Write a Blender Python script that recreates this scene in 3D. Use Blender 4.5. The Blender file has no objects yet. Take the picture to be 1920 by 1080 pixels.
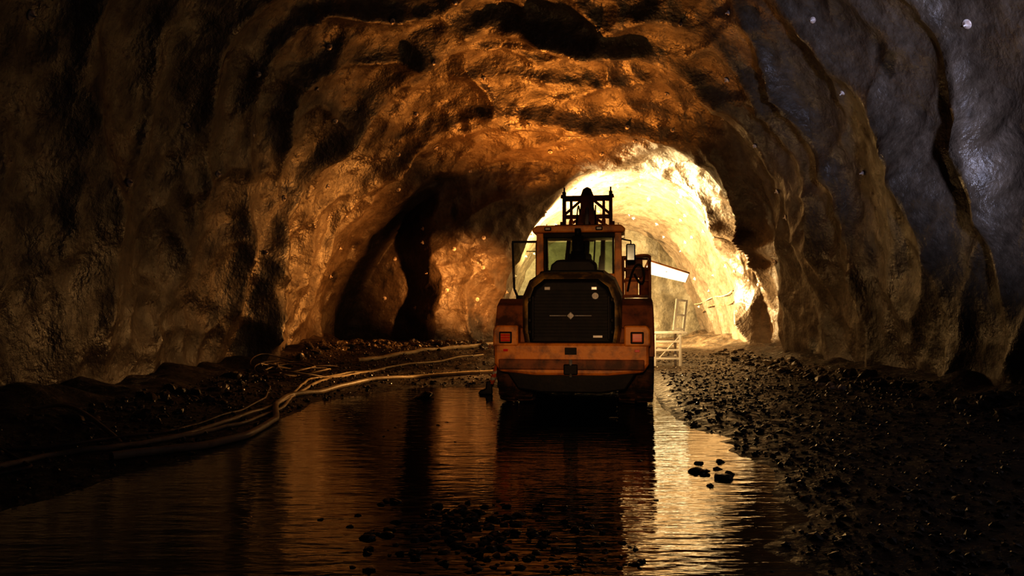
import bpy, bmesh, math, random
import numpy as np
from mathutils import Vector, noise, Matrix, Euler
random.seed(7)
S=bpy.context.scene
COL=S.collection
S.view_settings.view_transform='Standard'
S.view_settings.look='None'
for lk in ('High Contrast','Medium High Contrast'):
    try:
        S.view_settings.look=lk; break
    except Exception: pass

# ------------------------------------------------------------------ materials
def newmat(name):
    m=bpy.data.materials.new(name); m.use_nodes=True
    nt=m.node_tree; b=nt.nodes['Principled BSDF']
    return m,nt,b
def noise_col(nt,scale,detail,c1,c2,p1=.35,p2=.65,rough=.6,vec=None):
    n=nt.nodes.new('ShaderNodeTexNoise'); n.inputs['Scale'].default_value=scale
    n.inputs['Detail'].default_value=detail; n.inputs['Roughness'].default_value=rough
    if vec: nt.links.new(vec,n.inputs['Vector'])
    r=nt.nodes.new('ShaderNodeValToRGB')
    r.color_ramp.elements[0].position=p1; r.color_ramp.elements[0].color=(*c1,1)
    r.color_ramp.elements[1].position=p2; r.color_ramp.elements[1].color=(*c2,1)
    nt.links.new(n.outputs['Fac'],r.inputs['Fac'])
    return n,r
def add_bump(nt,b,items,vec):
    prev=None
    for sc,det,st,dist in items:
        n=nt.nodes.new('ShaderNodeTexNoise'); n.inputs['Scale'].default_value=sc; n.inputs['Detail'].default_value=det
        nt.links.new(vec,n.inputs['Vector'])
        bp=nt.nodes.new('ShaderNodeBump'); bp.inputs['Strength'].default_value=st; bp.inputs['Distance'].default_value=dist
        nt.links.new(n.outputs['Fac'],bp.inputs['Height'])
        if prev: nt.links.new(prev.outputs['Normal'],bp.inputs['Normal'])
        prev=bp
    nt.links.new(prev.outputs['Normal'],b.inputs['Normal'])
def geo_pos(nt):
    g=nt.nodes.new('ShaderNodeNewGeometry'); return g.outputs['Position']
def obj_pos(nt):
    g=nt.nodes.new('ShaderNodeTexCoord'); return g.outputs['Object']
def mixc(nt,fac,a,b,mode='MIX'):
    m=nt.nodes.new('ShaderNodeMix'); m.data_type='RGBA'; m.blend_type=mode
    if isinstance(fac,float): m.inputs[0].default_value=fac
    else: nt.links.new(fac,m.inputs[0])
    for s,i in ((a,6),(b,7)):
        if isinstance(s,tuple): m.inputs[i].default_value=(*s,1)
        else: nt.links.new(s,m.inputs[i])
    return m.outputs[2]

def concrete(name,c1,c2,stain,r0=.16,r1=.6,st=.66):
    m,nt,b=newmat(name); v=geo_pos(nt)
    n,r=noise_col(nt,.55,6,c1,c2,.3,.7,vec=v)
    n2=nt.nodes.new('ShaderNodeTexNoise'); n2.inputs['Scale'].default_value=.5; n2.inputs['Detail'].default_value=4
    mp=nt.nodes.new('ShaderNodeMapping'); mp.inputs['Location'].default_value=(11,3,5); mp.inputs['Scale'].default_value=(1.6,1.0,.7)
    nt.links.new(v,mp.inputs['Vector']); nt.links.new(mp.outputs[0],n2.inputs['Vector'])
    rr=nt.nodes.new('ShaderNodeValToRGB'); rr.color_ramp.elements[0].position=st; rr.color_ramp.elements[0].color=(0,0,0,1)
    rr.color_ramp.elements[1].position=st+.05; rr.color_ramp.elements[1].color=(.85,.85,.85,1)
    nt.links.new(n2.outputs['Fac'],rr.inputs['Fac'])
    c=mixc(nt,rr.outputs['Color'],r.outputs['Color'],stain)
    n3,r3=noise_col(nt,5,8,(.5,.5,.5),(1,1,1),.3,.7,vec=v)
    c=mixc(nt,1.0,c,r3.outputs['Color'],'MULTIPLY')
    nt.links.new(c,b.inputs['Base Color'])
    n4,r4=noise_col(nt,1.3,5,(r0,)*3,(r1,)*3,.35,.62,vec=v)
    nt.links.new(r4.outputs['Color'],b.inputs['Roughness'])
    add_bump(nt,b,[(2.2,5,.6,.10),(10,7,.7,.04),(50,3,.5,.012)],v)
    return m
M_wall=concrete('shotcrete',(.105,.078,.055),(.20,.155,.115),(.03,.024,.02))
M_back=concrete('face_rock',(.085,.07,.05),(.14,.12,.085),(.05,.04,.025),.6,.9,.6)

def ground_mat():
    m,nt,b=newmat('wet_gravel_ground'); v=geo_pos(nt)
    n,r=noise_col(nt,3,8,(.03,.022,.015),(.14,.10,.065),.35,.7,vec=v)
    nt.links.new(r.outputs['Color'],b.inputs['Base Color'])
    n4,r4=noise_col(nt,7,4,(.16,)*3,(.65,)*3,.4,.6,vec=v)
    nt.links.new(r4.outputs['Color'],b.inputs['Roughness'])
    add_bump(nt,b,[(5,6,.8,.08),(25,5,.9,.03),(80,3,.6,.01)],v)
    return m
M_ground=ground_mat()
def stone_mat():
    m,nt,b=newmat('wet_stone'); v=geo_pos(nt)
    n,r=noise_col(nt,6,5,(.035,.026,.018),(.22,.17,.12),.35,.65,vec=v)
    nt.links.new(r.outputs['Color'],b.inputs['Base Color'])
    n4,r4=noise_col(nt,11,2,(.08,)*3,(.4,)*3,.4,.6,vec=v)
    nt.links.new(r4.outputs['Color'],b.inputs['Roughness'])
    add_bump(nt,b,[(30,4,.5,.01)],v)
    return m
M_stone=stone_mat()
def water_mat():
    m,nt,b=newmat('muddy_water'); v=geo_pos(nt)
    n,r=noise_col(nt,.5,3,(.006,.004,.002),(.014,.009,.005),vec=v)
    nt.links.new(r.outputs['Color'],b.inputs['Base Color'])
    b.inputs['Roughness'].default_value=.02; b.inputs['IOR'].default_value=2.0
    mp=nt.nodes.new('ShaderNodeMapping'); mp.inputs['Scale'].default_value=(.5,1.7,1); nt.links.new(v,mp.inputs['Vector'])
    add_bump(nt,b,[(1.6,2,.14,.06),(4.5,2,.32,.025),(11,2,.34,.008)],mp.outputs[0])
    return m
M_water=water_mat()

def paint(name,c1,c2,dirt,rough=.5,scale=2.0,amt=(.45,.62),spec=.5,met=0):
    m,nt,b=newmat(name); v=obj_pos(nt)
    n,r=noise_col(nt,scale,6,c1,c2,vec=v)
    n2,r2=noise_col(nt,scale*1.7,8,(0,0,0),(1,1,1),amt[0],amt[1],vec=v)
    c=mixc(nt,r2.outputs['Color'],r.outputs['Color'],dirt)
    nt.links.new(c,b.inputs['Base Color']); b.inputs['Roughness'].default_value=rough
    b.inputs['Specular IOR Level'].default_value=spec; b.inputs['Metallic'].default_value=met
    add_bump(nt,b,[(18,5,.3,.01)],v)
    return m
M_org=paint('dirty_orange_paint',(.72,.26,.025),(.82,.35,.04),(.28,.11,.03),.45,amt=(.47,.66))
M_yel=paint('dirty_yellow_paint',(.46,.27,.05),(.55,.34,.07),(.10,.07,.03),.5,amt=(.33,.52))
M_blk=paint('black_panel',(.009,.008,.008),(.016,.014,.012),(.026,.019,.014),.55,spec=.25)
M_brn=paint('rusty_steel',(.26,.09,.03),(.38,.145,.045),(.11,.048,.022),.6)
M_rub=paint('muddy_rubber',(.04,.026,.018),(.06,.04,.026),(.18,.09,.04),.75,3)
M_met=paint('grey_metal',(.30,.30,.29),(.42,.41,.4),(.15,.12,.09),.35)
M_wht=paint('white_paint',(.8,.78,.74),(.85,.83,.8),(.6,.52,.4),.5,amt=(.55,.8))
M_wood=paint('dusty_timber',(.45,.34,.2),(.6,.46,.28),(.2,.14,.08),.7)
M_hose=paint('dusty_hose',(.58,.42,.24),(.70,.55,.34),(.30,.2,.1),.45,amt=(.5,.7))
M_cable=paint('dark_cable',(.20,.13,.07),(.3,.2,.12),(.08,.05,.03),.45)
M_hiv=paint('hi_vis_fabric',(.85,.16,.02),(.9,.22,.03),(.4,.1,.02),.8,8,(.5,.8))
M_boot=paint('boot_leather',(.01,.01,.01),(.02,.018,.015),(.04,.03,.02),.5,8)
M_refl=paint('reflective_tape',(.7,.7,.66),(.8,.8,.76),(.5,.48,.42),.3,8)
M_skin=paint('skin',(.55,.30,.20),(.62,.36,.25),(.5,.27,.18),.5,8)
M_plate=paint('bolt_plate',(.72,.64,.58),(.82,.74,.68),(.5,.38,.32),.25,6,met=.0)
def simple(name,c,r=.4,em=None,es=0,met=0):
    m,nt,b=newmat(name); v=obj_pos(nt)
    n,rr=noise_col(nt,9,3,tuple(k*.8 for k in c),c,vec=v)
    nt.links.new(rr.outputs['Color'],b.inputs['Base Color']); b.inputs['Roughness'].default_value=r; b.inputs['Metallic'].default_value=met
    if em: b.inputs['Emission Color'].default_value=(*em,1); b.inputs['Emission Strength'].default_value=es
    return m
M_red=simple('red_lens',(.8,.03,.015),.2)
M_amb=simple('amber_lens',(.8,.25,.03),.2)
M_lens=simple('clear_lens',(.75,.72,.65),.2)
M_mir=simple('mirror_glass',(.45,.55,.6),.12,met=.6)
M_panel=simple('lit_panel',(.8,.8,.7),.4,(1,.80,.45),2.6)
def glass_mat():
    m,nt,b=newmat('cab_glass')
    out=nt.nodes['Material Output']
    t=nt.nodes.new('ShaderNodeBsdfTransparent'); t.inputs[0].default_value=(.66,.72,.66,1)
    g=nt.nodes.new('ShaderNodeBsdfGlossy'); g.inputs['Roughness'].default_value=.08
    f=nt.nodes.new('ShaderNodeFresnel'); f.inputs[0].default_value=1.45
    mx=nt.nodes.new('ShaderNodeMixShader'); nt.links.new(f.outputs[0],mx.inputs[0]); nt.links.new(t.outputs[0],mx.inputs[1]); nt.links.new(g.outputs[0],mx.inputs[2])
    nt.links.new(mx.outputs[0],out.inputs['Surface']); return m
M_glass=glass_mat()

# ------------------------------------------------------------------ helpers
def link(me,name,mat,parent=None,smooth=False,bevel=0,seg=2):
    ob=bpy.data.objects.new(name,me); COL.objects.link(ob)
    if mat: me.materials.append(mat)
    if parent: ob.parent=parent
    if smooth: me.polygons.foreach_set('use_smooth',[True]*len(me.polygons))
    if bevel:
        md=ob.modifiers.new('bev','BEVEL'); md.width=bevel; md.segments=seg; md.limit_method='ANGLE'; md.angle_limit=math.radians(40)
    return ob
def mesh(name,vs,fs,mat,parent=None,smooth=False,bevel=0,seg=2):
    me=bpy.data.meshes.new(name); me.from_pydata([tuple(v) for v in vs],[],fs)
    bm=bmesh.new(); bm.from_mesh(me); bmesh.ops.recalc_face_normals(bm,faces=bm.faces); bm.to_mesh(me); bm.free()
    return link(me,name,mat,parent,smooth,bevel,seg)
def box(name,x,y,z,mat,parent=None,bevel=.012,rot=None):
    vs=[(a,b,c) for a in x for b in y for c in z]
    fs=[(0,1,3,2),(4,6,7,5),(0,4,5,1),(2,3,7,6),(0,2,6,4),(1,5,7,3)]
    if rot:
        c=Vector(((x[0]+x[1])/2,(y[0]+y[1])/2,(z[0]+z[1])/2)); R=Euler(rot).to_matrix()
        vs=[c+R@(Vector(v)-c) for v in vs]
    return mesh(name,vs,fs,mat,parent,False,bevel)
def prism(name,pts,a0,a1,axis,mat,parent=None,bevel=.02):
    n=len(pts)
    def P(p,a): return (a,p[0],p[1]) if axis=='x' else ((p[0],a,p[1]) if axis=='y' else (p[0],p[1],a))
    vs=[P(p,a0) for p in pts]+[P(p,a1) for p in pts]
    fs=[tuple(range(n)),tuple(range(2*n-1,n-1,-1))]+[(i,(i+1)%n,n+(i+1)%n,n+i) for i in range(n)]
    return mesh(name,vs,fs,mat,parent,False,bevel)
def cyl(name,p0,p1,r,mat,parent=None,n=20,r2=None,bevel=0):
    p0=Vector(p0);p1=Vector(p1);d=(p1-p0).normalized()
    a=d.orthogonal().normalized(); b=d.cross(a); r2=r if r2 is None else r2
    vs=[p0+(a*math.cos(t)+b*math.sin(t))*r for t in [2*math.pi*i/n for i in range(n)]]
    vs+=[p1+(a*math.cos(t)+b*math.sin(t))*r2 for t in [2*math.pi*i/n for i in range(n)]]
    fs=[tuple(range(n)),tuple(range(2*n-1,n-1,-1))]+[(i,(i+1)%n,n+(i+1)%n,n+i) for i in range(n)]
    ob=mesh(name,vs,fs,mat,parent,False,bevel)
    for i,p in enumerate(ob.data.polygons):
        if len(p.vertices)==4: p.use_smooth=True
    return ob
def tube(name,pts,r,mat,parent=None,res=6):
    cu=bpy.data.curves.new(name,'CURVE'); cu.dimensions='3D'; cu.bevel_depth=r; cu.bevel_resolution=3; cu.resolution_u=res; cu.use_fill_caps=True
    sp=cu.splines.new('NURBS'); sp.points.add(len(pts)-1)
    for i,p in enumerate(pts): sp.points[i].co=(*p,1)
    sp.use_endpoint_u=True; sp.order_u=4
    ob=bpy.data.objects.new(name,cu); COL.objects.link(ob); cu.materials.append(mat)
    if parent: ob.parent=parent
    return ob
def empty(name,loc=(0,0,0),rz=0):
    e=bpy.data.objects.new(name,None); e.location=loc; e.rotation_euler=(0,0,rz); COL.objects.link(e); e.empty_display_size=.2; return e
def N(p,s,o=0): return noise.noise(Vector((p[0]*s+o,p[1]*s+o*.7,p[2]*s-o)))
def sm(t): t=max(0,min(1,t)); return t*t*(3-2*t)
def lerp_tab(tab,y):
    if y<=tab[0][0]: return tab[0][1:]
    for a,b in zip(tab,tab[1:]):
        if y<=b[0]:
            t=(y-a[0])/(b[0]-a[0]); t=t*t*(3-2*t) if len(a)>3 else t
            return tuple(p+(q-p)*t for p,q in zip(a[1:],b[1:]))
    return tab[-1][1:]

# ------------------------------------------------------------------ tunnel shell
CAV=[(-9,-7.9,9.3,11.4,2.4),(12,-7.8,8.9,11.3,2.4),(18,-7.5,8.8,10.7,2.35),(23,-7.1,8.9,9.4,2.3),(27,-7.0,9.3,8.1,2.3),(29.3,-7.0,9.6,7.3,2.2)]
NAR=[(30.3,-.4,8.9,6.85,2.2),(33.5,-.5,9.2,6.8,2.2),(37.0,-.4,9.3,6.2,2.2),(40.6,-.2,9.3,5.9,2.2)]
NU=340
def outline(sec,u):
    xl,xr,H,n=sec; th=math.pi*(1-u); c=math.cos(th); s=max(0,math.sin(th))
    a=(xr-xl)/2
    return ((xl+xr)/2+a*math.copysign(abs(c)**(2/n),c), -.35+(H+.35)*s**(2/n))
rows=[]
y=-9.0
while y<29.3:
    sec=lerp_tab(CAV,y); rows.append([(outline(sec,k/NU)[0],y,outline(sec,k/NU)[1]) for k in range(NU+1)]); y+=.11
NCAV=len(rows)
TR=100
for i in range(TR+1):
    t=i/TR; A=lerp_tab(CAV,29.3); B=NAR[0][1:]
    row=[]
    for k in range(NU+1):
        a=outline(A,k/NU); b=outline(B,k/NU)
        x=a[0]+(b[0]-a[0])*t; z=a[1]+(b[1]-a[1])*t
        e=-2.75+.5*N((0,0,z),.6,4)
        rec=2.2*sm((e-x)/1.6)*sm(t*9)
        row.append((x, 29.3+.3*t+1.1*t**6+rec, z))
    rows.append(row)
y=30.8
while y<40.5:
    sec=lerp_tab(NAR,y); rows.append([(outline(sec,k/NU)[0],y,outline(sec,k/NU)[1]) for k in range(NU+1)]); y+=.12
G=np.array(rows)
def gnormals(G):
    du=np.gradient(G,axis=1); dv=np.gradient(G,axis=0)
    n=np.cross(du,dv); n/= (np.linalg.norm(n,axis=2,keepdims=True)+1e-9); return n
n0=gnormals(G)
mid=len(rows)//4
if np.dot(n0[mid,NU//2],np.array([0,0,-1]))<0: n0=-n0
D=np.zeros(G.shape[:2])
for i in range(G.shape[0]):
    for k in range(G.shape[1]):
        p=G[i,k]; y=p[1]
        w=N(p,.2,3.1); w2=N(p,.35,9)
        narrow=max(0,min(1,(y-30)/1.0))
        right=max(0,min(1,(p[0]-5)/3))
        s=y/2.7+1.1*w
        rib=(1-abs(math.sin(math.pi*s)))**1.6
        d=.34*rib*(.6+.9*w2)*(1-.45*narrow)*(1+.9*right)
        d+=(.60*math.exp(-((y-22.4-1.2*w)/.45)**2)+.34*math.exp(-((y-26.2-1.0*w2)/.4)**2))*(.7+.6*w2)
        r1=1-abs(N(p,.5,1.7))*2.2
        q=(p[0],p[1]*1.3,p[2])
        r2=1-abs(N(q,1.2,5.3))*2
        d+= .34*N(p,.27,20)+ .14*r1*abs(r1) + .06*r2 + .038*N(p,2.6,2)+.016*N(p,6,8)
        D[i,k]=d*(1-.3*narrow)-.2
G2=G+n0*D[:,:,None]
n1=gnormals(G2)
if np.dot(n1[mid,NU//2],np.array([0,0,-1]))<0: n1=-n1
def strip(name,k0,k1):
    sub=G2[:,k0:k1+1]; R,C=sub.shape[:2]
    vs=sub.reshape(-1,3); idx=np.arange(R*C).reshape(R,C)
    f=np.stack([idx[:-1,:-1],idx[:-1,1:],idx[1:,1:],idx[1:,:-1]],-1).reshape(-1,4)
    me=bpy.data.meshes.new(name); me.from_pydata(vs.tolist(),[],f.tolist())
    ob=link(me,name,M_wall,smooth=True)
    fn=np.array(me.polygons[0].normal)
    nn=n1[:,k0:k1+1].reshape(-1,3)
    if np.dot(fn,nn[0])<0: me.flip_normals()
    me.normals_split_custom_set_from_vertices(nn.tolist())
    return ob
K1=int(NU*.26);K2=int(NU*.74)
strip('wall_left',0,K1); strip('ceiling',K1,K2); strip('wall_right',K2,NU)
vs=[];fs=[];nx,nz=120,80
for j in range(nz+1):
    for i in range(nx+1):
        x=-1.6+12.2*i/nx; z=-.4+7.6*j/nz; p=(x,40.3,z)
        dy=.28*N(p,.5,4)+.15*(1-abs(N(p,.9,7))*2)+.05*N(p,3,1)
        vs.append((x,40.1-dy,z))
for j in range(nz):
    for i in range(nx):
        a=j*(nx+1)+i; fs.append((a,a+1,a+nx+2,a+nx+1))
mesh('wall_back',vs,fs,M_back,smooth=True)

# ------------------------------------------------------------------ ground
ER=[(-9,1.9,0),(5,1.95,0),(6.2,2.3,0),(9.7,2.9,0),(12,2.75,0),(14,2.35,0),(15.5,1.6,0),(18.6,.1,0)]
EL=[(-9,-4.6,0),(7,-4.4,0),(9,-3.9,0),(12,-3.6,0),(14.5,-3.9,0),(16.5,-3.3,0),(18.6,-2.0,0)]
YAW=-math.atan(.137)
LO=Vector((1.0,13.6,0))
def hgt(x,y):
    r=lerp_tab(ER,y)[0]+.4*N((x,y,0),.9,3)+.16*N((x,y,0),3,1); l=lerp_tab(EL,y)[0]+.3*N((x,y,0),.9,13)
    d=max(x-r,l-x,(y-18.4)+.4*N((x,y,0),.8,5))
    if d>0: h=.09*(1-math.exp(-d/.7))+.012*d
    else: h=-.05*(1-math.exp(d/.5))
    o=min(1,max(.15,d+.3))
    h+=o*(.05*N((x,y,0),1.1,2)+.025*N((x,y,0),3.3,6)+.012*N((x,y,0),9,1))
    h+=.45*sm((-5.3-x)/2.2)*(.7+.6*N((x,y,0),.9,8)) if y<29 else 0
    h+=.40*sm((x-7.2)/1.8)*(.7+.8*N((x,y,0),.9,8))
    h+=.34*sm((y-21)/5)*sm((1.5-x)/2.0)*(.9+.5*N((x,y,0),1.2,8))
    h+=.12*sm((y-24)/6)
    c=1.0+.137*(y-13.6)
    f=sm((2.1-abs(x-c))/.6)*sm((y-12.8)/.8)*sm((21-y)/1)
    h=h*(1-f)+f*min(h,-.005)
    return h
vs=[];fs=[];nx,ny=215,490
for j in range(ny+1):
    for i in range(nx+1):
        x=-9.2+20.4*i/nx; y=-8.9+49.6*j/ny
        vs.append((x,y,hgt(x,y)))
for j in range(ny):
    for i in range(nx):
        a=j*(nx+1)+i; fs.append((a,a+1,a+nx+2,a+nx+1))
mesh('floor',vs,fs,M_ground,smooth=True)
vs=[(-5.5,-8,0),(4.6,-8,0),(4.6,19.5,0),(-5.5,19.5,0)]
mesh('puddle_water',vs,[(0,1,2,3)],M_water)

def ico(sub):
    bm=bmesh.new(); bmesh.ops.create_icosphere(bm,subdivisions=sub,radius=1); bm.verts.ensure_lookup_table()
    v=np.array([v.co[:] for v in bm.verts]); f=np.array([[q.index for q in p.verts] for p in bm.faces]); bm.free(); return v,f
ICO1=ico(1); ICO2=ico(2)
def stones(name,items,base,mat,flat=1):
    bv,bf=base; V=[];F=[];o=0
    for (x,y,z,r) in items:
        s=np.array([random.uniform(.7,1.3),random.uniform(.7,1.3),random.uniform(.45,.8)*flat])
        R=np.array(Euler((random.uniform(-.5,.5)*flat,random.uniform(-.5,.5)*flat,random.uniform(0,6.28))).to_matrix())
        jit=1+np.random.uniform(-.22,.22,(len(bv),1))
        V.append((bv*jit*s*r)@R.T+np.array([x,y,z])); F.append(bf+o); o+=len(bv)
    V=np.concatenate(V);F=np.concatenate(F)
    me=bpy.data.meshes.new(name); me.from_pydata(V.tolist(),[],F.tolist()); return link(me,name,mat)
np.random.seed(3)
it=[]
def inL(x,y):
    c=1.0+.137*(y-13.6); return (abs(x-c)<1.9 and 13<y<21.5) or (3.9<x<5.4 and 23.2<y<24.6)
while len(it)<15000:
    q=random.random()
    if q<.6: x=random.uniform(1.9,8.2); y=4.5+random.random()**1.3*24
    elif q<.82: x=random.uniform(-6.5,-3); y=random.uniform(7,27)
    else: x=random.uniform(-6.4,2); y=random.uniform(18.5,28.6)
    h=hgt(x,y)
    if h<.01 or inL(x,y): continue
    r=.012+.040*random.random()**3
    it.append((x,y,h+r*.2,r))
stones('gravel',it,ICO1,M_stone)
it=[]
while len(it)<650:
    q=random.random()
    if q<.32: x=random.gauss(7.6,.33); y=random.uniform(9,30)
    elif q<.50: x=random.gauss(-6.0,.33); y=random.uniform(10,29)
    else: x=random.uniform(-6.1,-.8); y=random.gauss(27.6,.8)
    if not(-6.4<x<8.1 and 3<y<28.8): continue
    r=.05+.12*random.random()**2.5
    it.append((x,y,hgt(x,y)+r*.25,r))
stones('rubble',it,ICO2,M_stone)
it=[(-1.8,16.2,.02,.19),(2.2,8.3,0,.10),(1.98,8.65,0,.09),(2.05,8.55,.02,.07),(2.3,8.5,0,.06),(2.12,9.1,0,.055),(2.25,8.75,0,.05),(1.95,7.9,0,.04),(2.4,9.2,.0,.06),(1.3,7.3,-.01,.04)]
for i in range(190):
    x=random.gauss(-.25,.45); y=random.gauss(6.3,.42); it.append((x,y,.002,random.uniform(.015,.055)))
for i in range(80):
    x=random.gauss(.1,.5); y=random.gauss(5.6,.2); it.append((x,y,-.001,random.uniform(.015,.04)))
for i in range(25):
    it.append((random.uniform(-2.9,2.3),random.uniform(9,12.8),-.006,random.uniform(.02,.04)))
stones('puddle_rocks',it,ICO2,M_stone,.7)
it=[]
for i in range(7): it.append((random.uniform(6.0,6.6),random.uniform(15.6,16.6),hgt(6.3,16)+.08,random.uniform(.05,.09)))
stones('pale_stones',it,ICO2,M_plate)

# ------------------------------------------------------------------ rock bolts
def bolt_geo(P,Nn,r,V,F):
    Nn=Vector(Nn).normalized(); a=Nn.orthogonal().normalized(); b=Nn.cross(a); P=Vector(P)
    prof=[(0.0,r),(.010,r),(.018,r*.85),(.028,r*.42),(.038,r*.36),(.04,.016),(.085,.016),(.086,0.001)]
    o=len(V);n=14
    for j,(h,rr) in enumerate(prof):
        for i in range(n):
            t=2*math.pi*i/n
            V.append(P+Nn*h+(a*math.cos(t)+b*math.sin(t))*rr)
    for j in range(len(prof)-1):
        for i in range(n): F.append((o+j*n+i,o+j*n+(i+1)%n,o+(j+1)*n+(i+1)%n,o+(j+1)*n+i))
V=[];F=[]
def ring_idx(y): 
    return int(np.argmin(abs(G[:,NU//2,1]-y)))
yy=8.0; par=0
while yy<39:
    i=ring_idx(yy)
    for q in range(8):
        u=.14+.72*(q+.5*par)/7.5+random.uniform(-.035,.035)
        ii=min(G2.shape[0]-3,max(0,i+random.randint(-7,7)))
        k=int(u*NU)
        if not(4<k<NU-4): continue
        if u>.66 and yy<22 and random.random()<.7: continue
        P=G2[ii,k]; bolt_geo(P+n1[ii,k]*.01,n1[ii,k],random.uniform(.06,.09),V,F)
    yy+=1.6; par^=1
best=None
for i in range(0,ring_idx(20)):
    for k in range(int(NU*.6),NU-4):
        p=G2[i,k]
        if p[1]<8: continue
        e=(p[1]*.565-p[0])**2+(p[2]-1.7-p[1]*.265)**2
        if best is None or e<best[0]: best=(e,i,k)
e,i,k=best; bolt_geo(G2[i,k]+n1[i,k]*.01,n1[i,k],.13,V,F)
for t,k in ((20,60),(34,70),(48,50),(28,80),(58,66),(72,75),(64,40),(44,30),(24,35),(80,55),(84,35)):
    i=NCAV+t; bolt_geo(G2[i,k]+n1[i,k]*.01,n1[i,k],.08,V,F)
mesh('rock_bolts',V,F,M_plate,smooth=True)

# ------------------------------------------------------------------ wheel loader
L=empty('wheel_loader',LO,YAW)
def wheel(nm,xc,yc,side):
    R=.86;W=.31
    prof=[(-W*.75,.50),(-W*.95,.56),(-W*1.04,.68),(-W,.78),(-W*.86,.825),(0,.835),(W*.86,.825),(W,.78),(W*1.04,.68),(W*.95,.56),(W*.75,.50)]
    n=48;V=[];F=[]
    for j,(x,r) in enumerate(prof):
        for i in range(n):
            t=2*math.pi*i/n; V.append((xc+x,yc+r*math.cos(t),R+r*math.sin(t)))
    m=len(prof)
    for j in range(m-1):
        for i in range(n): F.append((j*n+i,j*n+(i+1)%n,(j+1)*n+(i+1)%n,(j+1)*n+i))
    mesh(nm+'_tyre',V,F,M_rub,L,True)
    V=[];F=[]
    for i in range(22):
        for s in (-1,1):
            t=2*math.pi*(i+(.5 if s>0 else 0))/22; o=len(V)
            for (x,rr,dt) in ((.02,.83,.0),(W*1.02,.80,.10)):
                for r2 in (rr-.04,rr+.035 if x<.1 else rr+.03):
                    for w in (-.055,.055):
                        a=t+dt+w; V.append((xc+s*x,yc+r2*math.cos(a),R+r2*math.sin(a)))
            F+= [(o,o+1,o+3,o+2),(o+4,o+6,o+7,o+5),(o,o+4,o+5,o+1),(o+2,o+3,o+7,o+6),(o,o+2,o+6,o+4),(o+1,o+5,o+7,o+3)]
    mesh(nm+'_lugs',V,F,M_rub,L,False,.01)
    cyl(nm+'_rim',(xc-W*.55,yc,R),(xc+W*.55,yc,R),.5,M_yel,L,32)
    cyl(nm+'_hub',(xc,yc,R),(xc+side*W*.85,yc,R),.2,M_brn,L,20)
for nm,x,y,s in (('rear_left',-1.12,1.75,-1),('rear_right',1.12,1.75,1),('front_left',-1.12,5.15,-1),('front_right',1.12,5.15,1)):
    wheel('wheel_'+nm,x,y,s)
for y in (1.75,5.15):
    cyl('axle',(-.9,y,.80),(.9,y,.80),.22,M_blk,L)
    cyl('differential',(0,y-.35,.72),(0,y+.35,.72),.40,M_blk,L,24,.34)
box('rear_frame',(-.6,.6),(.5,3.7),(.42,1.5),M_blk,L,.03)
box('belly_guard',(-.76,.76),(2.2,4.3),(.16,.6),M_blk,L,.05)
box('front_frame',(-.45,.45),(3.9,6.0),(.7,2.0),M_org,L,.04)
prism('front_light_block',[(-1.25,.03),(-1.25,1.5),(1.25,1.5),(1.25,.03)],6.06,6.16,'y',M_blk,L,.03)  # not a loader part: plate added to stop light showing through underneath
cyl('articulation',(0,3.8,.6),(0,3.8,1.6),.2,M_brn,L)
prism('counterweight',[(-1.32,1.2),(-1.32,.84),(-1.22,.70),(-.62,.64),(.62,.64),(1.22,.70),(1.32,.84),(1.32,1.2)],0,.85,'y',M_org,L,.05)
prism('counterweight_step',[(-1.24,.92),(-1.24,.74),(1.24,.74),(1.24,.92)],-.035,.1,'y',M_brn,L,.02)
prism('counterweight_lower',[(-1.12,.70),(-.92,.40),(-.5,.34),(.5,.34),(.92,.40),(1.12,.70)],.06,.9,'y',M_blk,L,.03)
box('tow_hitch',(-.12,.12),(-.06,.12),(.66,.84),M_blk,L,.02)
cyl('hitch_pin',(0,-.03,.62),(0,-.03,.92),.03,M_met,L)
box('rear_plate',(-.1,.1),(-.012,.01),(1.0,1.12),M_blk,L,.004)
for s in (-1,1):
    a,b=sorted((s*1.34,s*.90))
    prism('lamp_housing_'+('l' if s<0 else 'r'),[(a,1.14),(b,1.14),(b,1.50),(a+(.06 if s<0 else 0),1.50),(a,1.42)] if s<0 else [(a,1.14),(b,1.14),(b,1.42),(b-.06,1.50),(a,1.50)],-.02,.5,'y',M_org,L,.03)
    c=s*1.12
    box('tail_lamp_frame',(c-.11,c+.11),(-.04,0),(1.19,1.39),M_blk,L,.015)
    box('tail_lens',(c-.085,c+.085),(-.055,-.02),(1.215,1.365),M_amb,L,.012)
    for q in range(3): box('tail_bar',(c-.078,c+.078),(-.062,-.04),(1.228+q*.044,1.256+q*.044),M_red,L,.004)
    box('reflector',(c-.04,c+.04),(-.012,.01),(1.05,1.09),M_red,L,.004)
    a,b=sorted((s*1.28,s*.8)); box('side_ballast',(a,b),(.35,.85),(.9,1.45),M_brn,L,.03)
def loft(name,secs,mat,bev=.03):
    n=len(secs[0][1]);V=[];F=[]
    for y,pts in secs: V+= [(p[0],y+(p[2] if len(p)>2 else 0),p[1]) for p in pts]
    for j in range(len(secs)-1):
        for i in range(n): F.append((j*n+i,j*n+(i+1)%n,(j+1)*n+(i+1)%n,(j+1)*n+i))
    F.append(tuple(range(n))); F.append(tuple(range(len(secs)*n-1,(len(secs)-1)*n-1,-1)))
    return mesh(name,V,F,mat,L,False,bev,3)
def hs(w,z0,z1,k=1):
    return [(-w*.95,z0),(-w,z0+.25),(-w,z1-.42),(-w*.86,z1-.14),(-w*.62,z1),(w*.62,z1),(w*.86,z1-.14),(w,z1-.42),(w,z0+.25),(w*.95,z0)]
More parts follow.
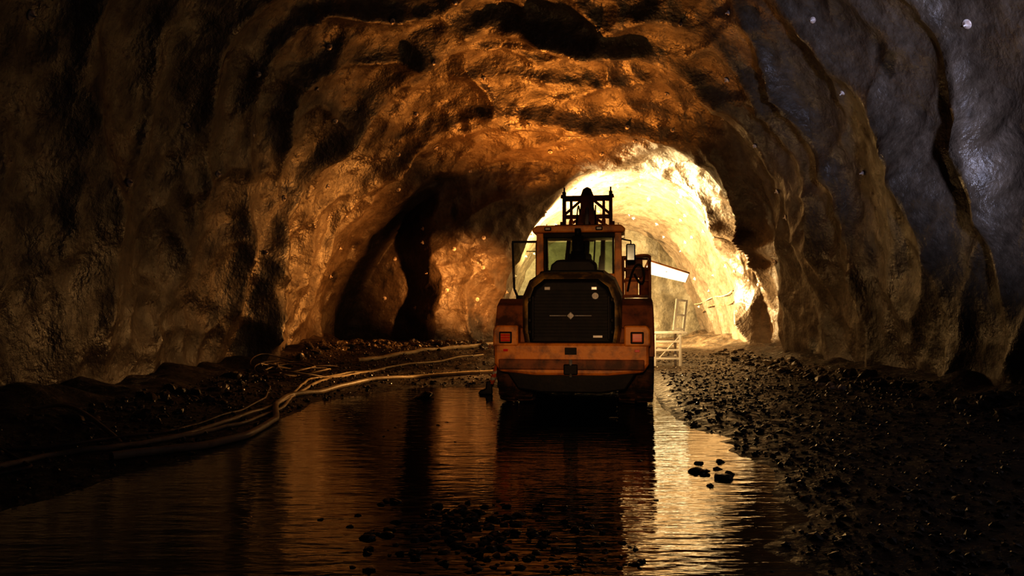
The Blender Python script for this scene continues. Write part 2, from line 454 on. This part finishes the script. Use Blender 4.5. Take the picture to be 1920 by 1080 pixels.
loft('engine_hood',[(.10,hs(.80,1.18,2.30)),(.30,hs(.86,1.15,2.42)),(1.2,hs(.88,1.15,2.50)),(2.75,hs(.84,1.3,2.52))],M_yel,.04)
loft('hood_rear_panel',[(.02,hs(.70,1.2,2.25)),(.14,hs(.77,1.19,2.31))],M_blk,.03)
loft('hood_top_cover',[(.32,[(-.62,2.30),(-.55,2.44),(-.4,2.46),(.4,2.46),(.55,2.44),(.62,2.30)]),(2.5,[(-.62,2.4),(-.55,2.56),(-.4,2.58),(.4,2.58),(.55,2.56),(.62,2.4)])],M_blk,.02)
loft('air_intake_housing',[(.75,[(-.42,2.44),(-.40,2.58),(-.30,2.66),(.30,2.66),(.40,2.58),(.42,2.44)]),(1.7,[(-.42,2.46),(-.40,2.66),(-.30,2.74),(.30,2.74),(.40,2.66),(.42,2.46)])],M_blk,.03)
for i in range(15):
    z=1.30+i*.056
    w=.62 if z<1.95 else .62-(z-1.95)*.35
    box('grille_slat',(-w,w),(-.008,.03),(z,z+.022),M_blk,L,.004)
for s in (-1,1):
    box('grille_post',(s*.645-.02,s*.645+.02),(-.012,.04),(1.26,2.0),M_blk,L,.008)
    box('hood_lamp',(s*.40-.05,s*.40+.05),(.0,.06),(2.10,2.16),M_lens,L,.01)
    for z in (1.35,1.55,1.9): box('hood_latch',(s*.70-.03,s*.70+.03),(-.015,.04),(z,z+.07),M_blk,L,.015)
box('maker_bar_l',(-.36,-.07),(-.02,-.006),(1.657,1.671),M_met,L,.003)
box('maker_bar_r',(.07,.36),(-.02,-.006),(1.657,1.671),M_met,L,.003)
box('maker_badge',(-.05,.05),(-.024,-.006),(1.613,1.713),M_met,L,.012,rot=(0,math.radians(45),0))
box('label',(.38,.54),(-.018,-.006),(1.29,1.33),M_lens,L,.003)
cyl('fuel_cap',(.42,-.02,2.0),(.42,.05,2.0),.055,M_met,L)
cyl('exhaust_stack',(.02,2.0,2.5),(.02,2.0,3.22),.115,M_blk,L,24)
cyl('exhaust_tip',(.02,2.0,3.2),(.02,1.95,3.36),.06,M_blk,L,20)
cyl('exhaust_base',(.02,2.0,2.48),(.02,2.0,2.92),.17,M_blk,L,24,.13)
def fender(nm,xa,xb,yc,a0,a1,mat,R=1.02):
    V=[];F=[];n=14
    for i in range(n+1):
        t=math.radians(a0+(a1-a0)*i/n)
        for r in (R,R+.045):
            for x in (xa,xb): V.append((x,yc+r*math.cos(t)*1.02,.9+r*math.sin(t)))
    for i in range(n):
        o=i*4;p=o+4
        F+=[(o,o+1,p+1,p),(o+2,p+2,p+3,o+3),(o,p,p+2,o+2),(o+1,o+3,p+3,p+1)]
    F+=[(0,2,3,1),(4*n,4*n+1,4*n+3,4*n+2)]
    mesh(nm,V,F,mat,L,False,.01)
fender('fender_rear_left',-1.44,-.80,1.75,35,178,M_brn); fender('fender_rear_right',.80,1.44,1.75,35,178,M_brn)
fender('fender_front_left',-1.44,-.80,5.15,20,160,M_brn); fender('fender_front_right',.80,1.44,5.15,20,160,M_brn)
for s in (-1,1):
    a,b=sorted((s*1.42,s*.82))
    prism('fender_cheek',[(.75,1.0),(.75,1.45),(.95,1.85),(1.35,1.98),(2.6,1.98),(2.6,1.88),(1.35,1.86),(1.0,1.7),(.85,1.4),(.85,1.0)],a,b,'x',M_brn,L,.02)
    for q in range(3): box('access_step',(min(s*1.35,s*.9),max(s*1.35,s*.9)),(2.95,3.25),(.55+q*.4,.58+q*.4),M_blk,L,.006)
    for yv in (2.93,3.27): box('step_rail',(s*1.32-.02,s*1.32+.02),(yv-.02,yv+.02),(.5,1.95),M_blk,L,.005)
    box('deck',(min(s*.8,s*1.4),max(s*.8,s*1.4)),(2.5,3.6),(1.84,1.9),M_blk,L,.01)
box('cab_base',(-.80,.80),(2.72,4.2),(1.45,2.16),M_org,L,.05)
for s in (-1,1):
    x=s*.80
    prism('cab_pillar_rear',[(x-.085,2.0),(x+.085,2.0),(x+.07,3.36),(x-.07,3.36)],2.72,2.86,'y',M_org,L,.015)
    prism('cab_pillar_front',[(x-.05,2.0),(x+.05,2.0),(x+.03,3.36),(x-.03,3.36)],4.12,4.24,'y',M_org,L,.015)
    box('cab_pillar_mid',(x-.03,x+.03),(3.4,3.5),(2.1,3.36),M_blk,L,.01)
    if s>0: box('side_glass',(x-.006,x+.006),(2.86,4.12),(2.16,3.34),M_glass,L,0)
    box('window_seal',(s*.70-.02,s*.70+.02),(2.74,2.80),(2.48,3.3),M_blk,L,.008)
box('rear_window_sill',(-.74,.74),(2.73,2.82),(2.14,2.52),M_org,L,.02)
box('rear_header',(-.76,.76),(2.73,2.82),(3.26,3.36),M_blk,L,.015)
box('rear_glass',(-.72,.72),(2.77,2.78),(2.5,3.3),M_glass,L,0)
box('front_glass',(-.76,.76),(4.18,4.19),(2.16,3.3),M_glass,L,0)
prism('cab_roof',[(-.93,3.35),(-.95,3.42),(-.86,3.50),(.86,3.50),(.95,3.42),(.93,3.35)],2.55,4.45,'y',M_org,L,.03)
box('roof_hatch',(-.5,.5),(2.8,4.1),(3.5,3.54),M_blk,L,.02)
for x in (-.62,.42):
    box('work_lamp',(x-.07,x+.07),(2.50,2.58),(3.385,3.46),M_blk,L,.015); box('work_lamp_lens',(x-.05,x+.05),(2.49,2.51),(3.40,3.445),M_lens,L,.008)
for x in (-.8,.8): cyl('antenna',(x,4.2,3.5),(x,4.25,3.72),.008,M_blk,L,8)
box('seat_cushion',(-.26,.26),(3.05,3.55),(2.2,2.34),M_blk,L,.04)
box('seat_back',(-.25,.25),(2.98,3.1),(2.3,2.95),M_blk,L,.05)
box('headrest',(-.14,.14),(2.98,3.08),(2.97,3.16),M_blk,L,.04)
cyl('steering_column',(0,4.0,2.1),(0,3.75,2.62),.04,M_blk,L)
bpy.ops.mesh.primitive_torus_add(major_radius=.19,minor_radius=.016,location=(0,3.73,2.64),rotation=(math.radians(-25),0,0)); o=bpy.context.object; o.name='steering_wheel'; o.data.materials.append(M_blk); o.parent=L
dv=[(-.86,3.22),(-1.40,3.22),(-1.41,3.16),(-1.38,2.22),(-1.30,2.02),(-1.16,1.92),(-.86,1.92)]
def ringframe(nm,pts,w,y0,y1,mat):
    c=Vector((sum(p[0] for p in pts)/len(pts),sum(p[1] for p in pts)/len(pts)))
    inn=[]
    n=len(pts)
    for i in range(n):
        p=Vector(pts[i]);a=(Vector(pts[i-1])-p).normalized();b=(Vector(pts[(i+1)%n])-p).normalized()
        bis=(a+b)
        bis=bis.normalized() if bis.length>1e-3 else (c-p).normalized()
        if bis.dot(c-p)<0: bis=-bis
        sn=math.sqrt(max(.1,(1-a.dot(b))/2)); inn.append(p+bis*w/sn)
    V=[];F=[]
    for y in (y0,y1):
        V+=[(p[0],y,p[1]) for p in pts]; V+=[(p[0],y,p[1]) for p in inn]
    for i in range(n):
        j=(i+1)%n
        F+=[(i,j,n+j,n+i),(2*n+i,3*n+i,3*n+j,2*n+j),(i,2*n+i,2*n+j,j),(n+i,n+j,3*n+j,3*n+i)]
    mesh(nm,V,F,mat,L)
    return inn
inn=ringframe('door_frame',dv,.045,2.86,2.90,M_blk)
mesh('door_glass',[(p[0],2.88,p[1]) for p in inn],[tuple(range(len(inn)))],M_glass,L)
box('door_lower',(-1.32,-.88),(2.86,2.90),(1.92,2.08),M_blk,L,.01)
cyl('door_handle',(-1.36,2.84,2.45),(-1.36,2.84,2.65),.014,M_met,L,10)
cyl('door_stay',(-.86,2.95,3.0),(-1.1,2.90,3.0),.01,M_met,L,8)
cyl('mirror_arm',(.84,3.0,3.25),(1.06,2.95,3.2),.014,M_blk,L,10)
cyl('mirror_arm',(1.06,2.95,3.2),(1.06,2.95,2.85),.012,M_blk,L,10)
box('mirror_shell',(.96,1.15),(2.94,3.0),(2.78,3.14),M_blk,L,.03)
box('mirror_face',(.98,1.13),(2.93,2.945),(2.80,3.12),M_mir,L,.006)
for s in (-1,1):
    x=s*.42
    prism('lift_arm',[(4.6,1.9),(4.6,2.35),(5.6,3.2),(7.0,4.15),(7.15,3.9),(5.9,2.75),(5.0,1.9)],x-.05,x+.05,'x',M_org,L,.02)
    cyl('lift_cylinder',(s*.28,5.0,1.5),(s*.40,6.2,3.1),.075,M_brn,L)
    prism('loader_tower',[(4.3,1.4),(4.3,2.3),(4.6,2.55),(4.9,2.4),(5.1,1.4)],s*.3-.03,s*.3+.03,'x',M_org,L,.02)
    x=s*.60
    box('carriage_post',(x-.045,x+.045),(6.95,7.15),(3.72,4.86),M_brn,L,.012)
    box('carriage_post_inner',(s*.42-.035,s*.42+.035),(7.0,7.12),(3.9,4.75),M_brn,L,.01)
    cyl('carriage_pin',(x,7.05,4.84),(x,7.05,4.98),.022,M_brn,L,10)
    cyl('carriage_brace',(s*.58,7.05,4.28),(s*.18,7.05,4.62),.035,M_brn,L,10)
    cyl('carriage_brace',(s*.60,7.05,3.9),(s*.16,7.05,4.20),.035,M_brn,L,10)
    cyl('hook',(s*.60,6.98,4.02),(s*.70,6.98,4.02),.06,M_brn,L,14)
    cyl('hook',(s*.60,6.98,4.72),(s*.68,6.98,4.74),.05,M_brn,L,14)
    tube('hydraulic_hose',[(s*.2,4.9,2.4),(s*.25,5.6,3.4),(s*.22,6.3,4.3),(s*.22,6.9,4.6),(s*.2,7.05,4.3)],.018,M_blk,L)
box('carriage_top_bar',(-.62,.62),(7.0,7.12),(4.62,4.76),M_brn,L,.015)
box('carriage_mid_bar',(-.62,.62),(7.0,7.12),(4.16,4.26),M_brn,L,.012)
box('carriage_low_bar',(-.66,.66),(6.97,7.15),(3.80,3.92),M_brn,L,.015)
prism('bellcrank',[(-.19,3.55),(-.23,4.1),(-.17,4.45),(-.17,4.72),(-.10,4.90),(0,4.96),(.10,4.90),(.17,4.72),(.17,4.45),(.23,4.1),(.19,3.55)],6.8,6.98,'y',M_brn,L,.03)
cyl('bellcrank_pin',(-.28,6.88,4.05),(.28,6.88,4.05),.07,M_brn,L,16)
cyl('tilt_cylinder',(0,5.0,2.4),(0,6.8,4.0),.09,M_brn,L)
cyl('tilt_rod',(0,6.3,3.56),(0,6.9,4.5),.05,M_met,L)
RK=(.90,1.50)
for x in RK:
    for y in (4.6,5.3): box('rack_post',(x-.03,x+.03),(y-.03,y+.03),(1.9,3.0),M_brn,L,.008)
for z in (2.1,2.45,2.72,2.98):
    for y in (4.6,5.3): box('rack_rail',(.88,1.52),(y-.025,y+.025),(z-.025,z+.025),M_brn,L,.008)
    for x in RK: box('rack_rail',(x-.025,x+.025),(4.6,5.3),(z-.025,z+.025),M_brn,L,.008)
box('rack_floor',(.88,1.52),(4.58,5.32),(2.06,2.1),M_brn,L,.008)
box('rack_tool_box',(.94,1.24),(4.66,5.2),(2.1,2.52),M_org,L,.03)
cyl('rack_canister',(1.38,4.85,2.1),(1.38,4.85,2.7),.115,M_brn,L)
box('rack_valve_block',(.96,1.34),(4.66,5.1),(2.52,2.92),M_brn,L,.02)
tube('rack_hose',[(1.0,4.58,2.2),(1.1,4.53,2.75),(1.3,4.52,2.9),(1.42,4.55,2.5),(1.3,4.53,2.25),(1.15,4.55,2.6)],.024,M_blk,L)
tube('rack_hose',[(1.5,4.56,2.95),(1.56,4.5,3.05),(1.2,4.5,3.06),(.95,4.56,2.9)],.022,M_org,L)

# ------------------------------------------------------------------ canopy + bench + ladder
C=empty('work_canopy',(0,0,0))
mesh('roof_sheet',[(4.1,24,3.30),(5.36,24,2.90),(6.0,27.4,2.78),(4.5,27.4,3.12),(4.1,24,3.34),(5.36,24,2.94),(6.0,27.4,2.82),(4.5,27.4,3.16)],[(0,1,2,3),(7,6,5,4),(0,4,5,1),(1,5,6,2),(2,6,7,3),(3,7,4,0)],M_brn,C)
mesh('light_panel',[(4.14,24.03,3.272),(5.34,24.03,2.89),(5.96,27.35,2.77),(4.54,27.35,3.095)],[(0,1,2,3)],M_panel,C)
for x,y,z in ((4.13,24,3.3),(4.55,27.3,3.12)):
    h=hgt(x,y); cyl('pole',(x,y,h-.02),(x,y,z),.035,M_wood,C,12); cyl('foot',(x,y,h-.02),(x,y,h+.02),.09,M_met,C,14)
B=empty('work_bench',(0,0,0))
hb=hgt(4.6,23.9)
x0,x1,y0,y1=4.2,4.95,23.5,24.2
for x in (x0,x1):
    for y in (y0,y1): box('leg',(x-.035,x+.035),(y-.035,y+.035),(hb-.03,hb+.98),M_wht,B,.006)
box('top',(x0-.05,x1+.22),(y0-.06,y1+.06),(hb+.96,hb+1.02),M_wht,B,.008)
for z in (.2,.45,.7):
    for y in (y0,y1): box('rail',(x0,x1),(y-.025,y+.025),(hb+z,hb+z+.06),M_wht,B,.005)
    for x in (x0,x1): box('rail',(x-.02,x+.02),(y0,y1),(hb+z,hb+z+.045),M_wood,B,.005)
for q in range(3): box('shelf_slat',(x0,x1),(y0+.1+q*.2,y0+.22+q*.2),(hb+.45,hb+.47),M_wood,B,.004)
cyl('brace',(x0,y0,hb+.1),(x1,y0,hb+.9),.02,M_wht,B,8)
Fm=empty('small_ladder',(4.98,23.85,hb+1.045)); Fm.rotation_euler=(math.radians(4),math.radians(5),math.radians(28))
for x in (-.18,.18): box('stile',(x-.04,x+.04),(-.02,.02),(0,.94),M_wht,Fm,.004)
for z in (.02,.44,.88): box('crossbar',(-.16,.16),(-.018,.018),(z,z+.06),M_wht,Fm,.004)

# ------------------------------------------------------------------ hoses
H=empty('water_hoses')
def gz(pts,r,lift=0): 
    out=[]
    for p in pts:
        z=max(hgt(p[0],p[1]),0)+r*.9
        out.append((p[0],p[1],z+(p[2] if len(p)>2 else 0)))
    return out
def dens(pts,m=5):
    out=[]
    for i in range(len(pts)-1):
        a=pts[i];b=pts[i+1]; a=(*a,0)[:3];b=(*b,0)[:3]
        for k in range(m): t=k/m; out.append(tuple(a[j]+(b[j]-a[j])*t for j in range(3)))
    out.append((*pts[-1],0)[:3]); return out
tube('hose_a',gz(dens([(-.2,28),(-1.3,26.8),(-2.6,25.2),(-3.6,24.2),(-4.5,23.3)]),.06),.07,M_hose,H)
tube('hose_b',gz(dens([(-.2,21.2),(-.56,21),(-2.4,20),(-3.4,18.5),(-3.98,16.5),(-4.35,15.7),(-4.2,14.2),(-3.7,12.56),(-3.6,10.9),(-3.9,9.9),(-4.5,9.0)]),.05),.052,M_hose,H)
tube('hose_c',gz(dens([(-3.5,21.9),(-3.96,21.1),(-4.44,19.5),(-4.36,16.7),(-4.2,14.3),(-4.25,12),(-4.4,10.5),(-4.74,9.43),(-5.2,9),(-5.4,8),(-5.6,6.5)]),.03),.033,M_hose,H)
tube('hose_d',gz(dens([(-.9,25),(-2,23.6),(-3.1,22.6),(-4.3,21),(-4.8,18.8),(-4.45,16.4),(-4.0,14),(-4.0,12),(-4.3,10.8),(-4.6,9.9)]),.025),.028,M_hose,H)
tube('hose_e',[(-7.3,10.2,.0),(-7.15,10.8,.16),(-6.9,11.3,.33),(-6.5,11.5,.42),(-6.0,11.2,.34),(-5.4,10.6,.18),(-4.95,10.2,.06),(-4.7,9.7,.05)],.028,M_hose,H)
for i in range(8):
    rr=random.uniform(.3,.8); cx=-5.2+random.uniform(-.5,.6); cy=20.2+random.uniform(-1.5,1.5); a0=random.uniform(0,6)
    pts=[]
    for k in range(14):
        a=a0+k*.45; x=cx+rr*math.cos(a)*(1+k*.03); y=cy+1.6*rr*math.sin(a)
        pts.append((x,y,.12+.12*math.sin(a*1.3+i)))
    tube('cable_coil',gz(pts,.02),.018,M_cable if i%2 else M_hose,H)
tube('cable_a',gz(dens([(-5.6,21.5),(-6.0,19),(-5.2,17.2),(-4.7,15.2),(-4.5,13.0),(-4.7,11),(-5.3,9.6),(-6,9)]),.02),.02,M_cable,H)
tube('cable_b',gz(dens([(-6.3,9.5),(-5.8,8.8),(-6.0,8.2),(-5.4,7.6),(-5.0,8.4),(-5.9,9.2)]),.02),.018,M_cable,H)
W=empty('cable_run')
def wallpts(k,y0,y1,off=.05,st=12,sag=3):
    out=[]
    for i in range(ring_idx(y0),ring_idx(y1),st):
        kk=int(k+sag*math.sin(i*.15)); out.append(tuple(G2[i,kk]+n1[i,kk]*off))
    return out
tube('run_right',wallpts(NU-34,31.2,39.8),.025,M_cable,W)
tube('run_right_b',wallpts(NU-40,31.2,39.8,.08,10,2),.018,M_hose,W)

# ------------------------------------------------------------------ person stepping down beside the machine
def person():
    P=empty('worker',(-.13,16.95,0)); P.rotation_euler=(0,0,math.radians(90))
    J={'pel':(0,0,.97,.135),'sp':(0,-.01,1.15,.135),'ch':(0,.0,1.35,.15),'nk':(0,.01,1.50,.062),'hd0':(0,.02,1.57,.06),
       'hl':(-.10,0,.90,.105),'kl':(-.11,.20,.50,.072),'al':(-.11,.35,.12,.05),
       'hr':(.10,0,.90,.105),'kr':(.11,.04,.49,.072),'ar':(.11,-.08,.12,.05),
       'sl':(-.19,0,1.42,.068),'el':(-.25,-.05,1.14,.05),'wl':(-.22,.12,.93,.033),'pl':(-.215,.17,.88,.036),
       'sr':(.19,0,1.42,.068),'er':(.26,.03,1.14,.05),'wr':(.24,.24,1.02,.033),'pr':(.235,.30,1.0,.036)}
    E=[('pel','sp'),('sp','ch'),('ch','nk'),('nk','hd0'),('pel','hl'),('hl','kl'),('kl','al'),('pel','hr'),('hr','kr'),('kr','ar'),
       ('ch','sl'),('sl','el'),('el','wl'),('wl','pl'),('ch','sr'),('sr','er'),('er','wr'),('wr','pr')]
    keys=list(J)
    me=bpy.data.meshes.new('body'); me.from_pydata([J[k][:3] for k in keys],[(keys.index(a),keys.index(b)) for a,b in E],[])
    ob=bpy.data.objects.new('body',me); COL.objects.link(ob)
    ob.modifiers.new('s','SKIN'); ob.modifiers.new('ss','SUBSURF').levels=2
    for i,k in enumerate(keys): me.skin_vertices[0].data[i].radius=(J[k][3],)*2
    me.skin_vertices[0].data[0].use_root=True
    dg=bpy.context.evaluated_depsgraph_get(); m2=bpy.data.meshes.new_from_object(ob.evaluated_get(dg)); bpy.data.objects.remove(ob)
    m2.materials.clear()
    for m in (M_hiv,M_refl,M_skin,M_boot): m2.materials.append(m)
    for p in m2.polygons:
        c=p.center; mi=0
        if c.z>1.5 or (c.z<1.04 and abs(c.x)>.19 and c.z>.8): mi=2
        elif .30<c.z<.36 or .43<c.z<.49 or 1.2<c.z<1.25: mi=1
        elif c.z<.22: mi=3
        p.material_index=mi; p.use_smooth=True
    b=bpy.data.objects.new('body',m2); COL.objects.link(b); b.parent=P
    bm=bmesh.new(); bmesh.ops.create_icosphere(bm,subdivisions=4,radius=1)
    for v in bm.verts:
        x,y,z=v.co; jaw=1-.28*max(0,-z); nose=.16*math.exp(-(x/.14)**2-((z+.12)/.2)**2) if y>0 else 0
        eye=-.07*(math.exp(-((abs(x)-.38)/.16)**2-((z-.08)/.12)**2)) if y>0 else 0
        lip=.04*math.exp(-(x/.3)**2-((z+.5)/.08)**2) if y>0 else 0
        v.co=(x*.077*jaw,(y*.098*(1-.1*max(0,-z)))+(nose+eye+lip)*.12,z*.118)
    m=bpy.data.meshes.new('head'); bm.to_mesh(m); bm.free(); h=link(m,'head',M_skin,P,True); h.location=(0,.04,1.66)
    for s in (-1,1):
        cyl('ear',(s*.072,.03,1.66),(s*.084,.025,1.66),.028,M_skin,P,12)
        cyl('eye',(s*.03,.125,1.67),(s*.03,.131,1.67),.011,M_boot,P,10)
    bm=bmesh.new(); bmesh.ops.create_uvsphere(bm,u_segments=32,v_segments=16,radius=1)
    bmesh.ops.delete(bm,geom=[v for v in bm.verts if v.co.z<-.05],context='VERTS')
    for v in bm.verts: v.co=(v.co.x*.118,v.co.y*.135,v.co.z*.13)
    m=bpy.data.meshes.new('helmet'); bm.to_mesh(m); bm.free(); h=link(m,'helmet',M_wht,P,True); h.location=(0,.035,1.70)
    prism('helmet_peak',[(-.09,.13),(.09,.13),(.06,.20),(-.06,.20)],1.69,1.70,'z',M_wht,P,.004)
    for s,w,dr in ((-1,'pl',Vector((0,.45,-.9))),(1,'pr',Vector((0,.95,-.3)))):
        base=Vector(J[w][:3]); dr.normalize(); side=Vector((0,dr.z,-dr.y))
        for q,(o,l) in enumerate(((-.03,.07),(-.01,.08),(.01,.075),(.03,.06))):
            p0=base+side*o+dr*.02; p1=p0+dr*l*.5; p2=p1+(dr+Vector((-s*.5,0,0))).normalized()*l*.5
            cyl('finger',p0,p1,.0095,M_skin,P,10); cyl('fingertip',p1,p2,.009,M_skin,P,10,.007)
        cyl('thumb',base+side*-.03,base+side*-.06+dr*.045,.011,M_skin,P,10,.009)
    for nm,a in (('boot_l','al'),('boot_r','ar')):
        x,y,z,_=J[a]
        prof=[(-.07,0),(-.075,.05),(-.062,.28),(.062,.28),(.068,.13),(.13,.10),(.20,.075),(.225,.03),(.22,0)]
        prism(nm,[(y+u,v) for u,v in prof],x-.05,x+.05,'x',M_boot,P,.022)
person()

# ------------------------------------------------------------------ lights
def light(kind,name,loc,energy,color,size=.3,target=None,spot=None,blend=.3):
    l=bpy.data.lights.new(name,kind); l.energy=energy; l.color=color
    if kind=='AREA': l.size=size
    else: l.shadow_soft_size=size
    if kind=='SPOT': l.spot_size=math.radians(spot); l.spot_blend=blend
    o=bpy.data.objects.new(name,l); o.location=loc; COL.objects.link(o)
    if target: o.rotation_euler=(Vector(target)-Vector(loc)).to_track_quat('-Z','Y').to_euler()
    return o
light('SPOT','tunnel_lamp',(1.9,31.8,3.0),22000,(1,.74,.38),.25,(6.0,35,5.6),160,.4)
light('SPOT','portal_lamp_up',(1.7,28.5,2.4),2900,(1,.37,.07),.15,(1.0,25.5,9.0),96,1.0)
light('SPOT','portal_lamp_left',(1.7,28.75,2.2),3300,(1,.42,.10),.15,(-7.0,26.0,3.6),68,1.0)
light('SPOT','portal_lamp_right',(2.0,28.6,2.6),900,(1,.42,.10),.15,(9.0,28.6,3.0),64,1)
light('SPOT','pillar_fill',(1.0,24.6,2.0),3300,(1,.44,.12),.12,(-1.35,29.5,2.7),42,.8)  # added fill spot, hidden by the loader, brightens the pillar beside the opening
light('SPOT','hose_fill',(.7,22.6,1.7),750,(1,.55,.2),.1,(-4.2,18.6,-.3),58,1)  # unseen extra spot that lifts the hoses and the gravel on the left
light('POINT','bench_fill',(3.5,22.4,1.9),190,(1,.66,.3),.08)  # fill light added out of view to brighten bench, ladder and nearby ground
light('SPOT','floodlight_cool',(3.2,-1.0,1.9),10500,(.66,.71,1),.35,(10.2,11.4,7.4),50,.7)
light('SPOT','fill_behind_camera',(-.6,-3,2.6),2600,(1,.60,.30),.3,(1.1,14,1.75),17,.8)  # warm fill added behind the camera for the loader's rear
w=bpy.data.worlds.new('world'); S.world=w; w.use_nodes=True
w.node_tree.nodes['Background'].inputs[0].default_value=(.5,.4,.35,1); w.node_tree.nodes['Background'].inputs[1].default_value=.0003

cam=bpy.data.cameras.new('camera'); cam.lens=28; cam.sensor_width=36; cam.clip_end=200
co=bpy.data.objects.new('camera',cam); co.location=(0,0,1.7); co.rotation_euler=(math.radians(90+1.84),0,0); COL.objects.link(co); S.camera=co
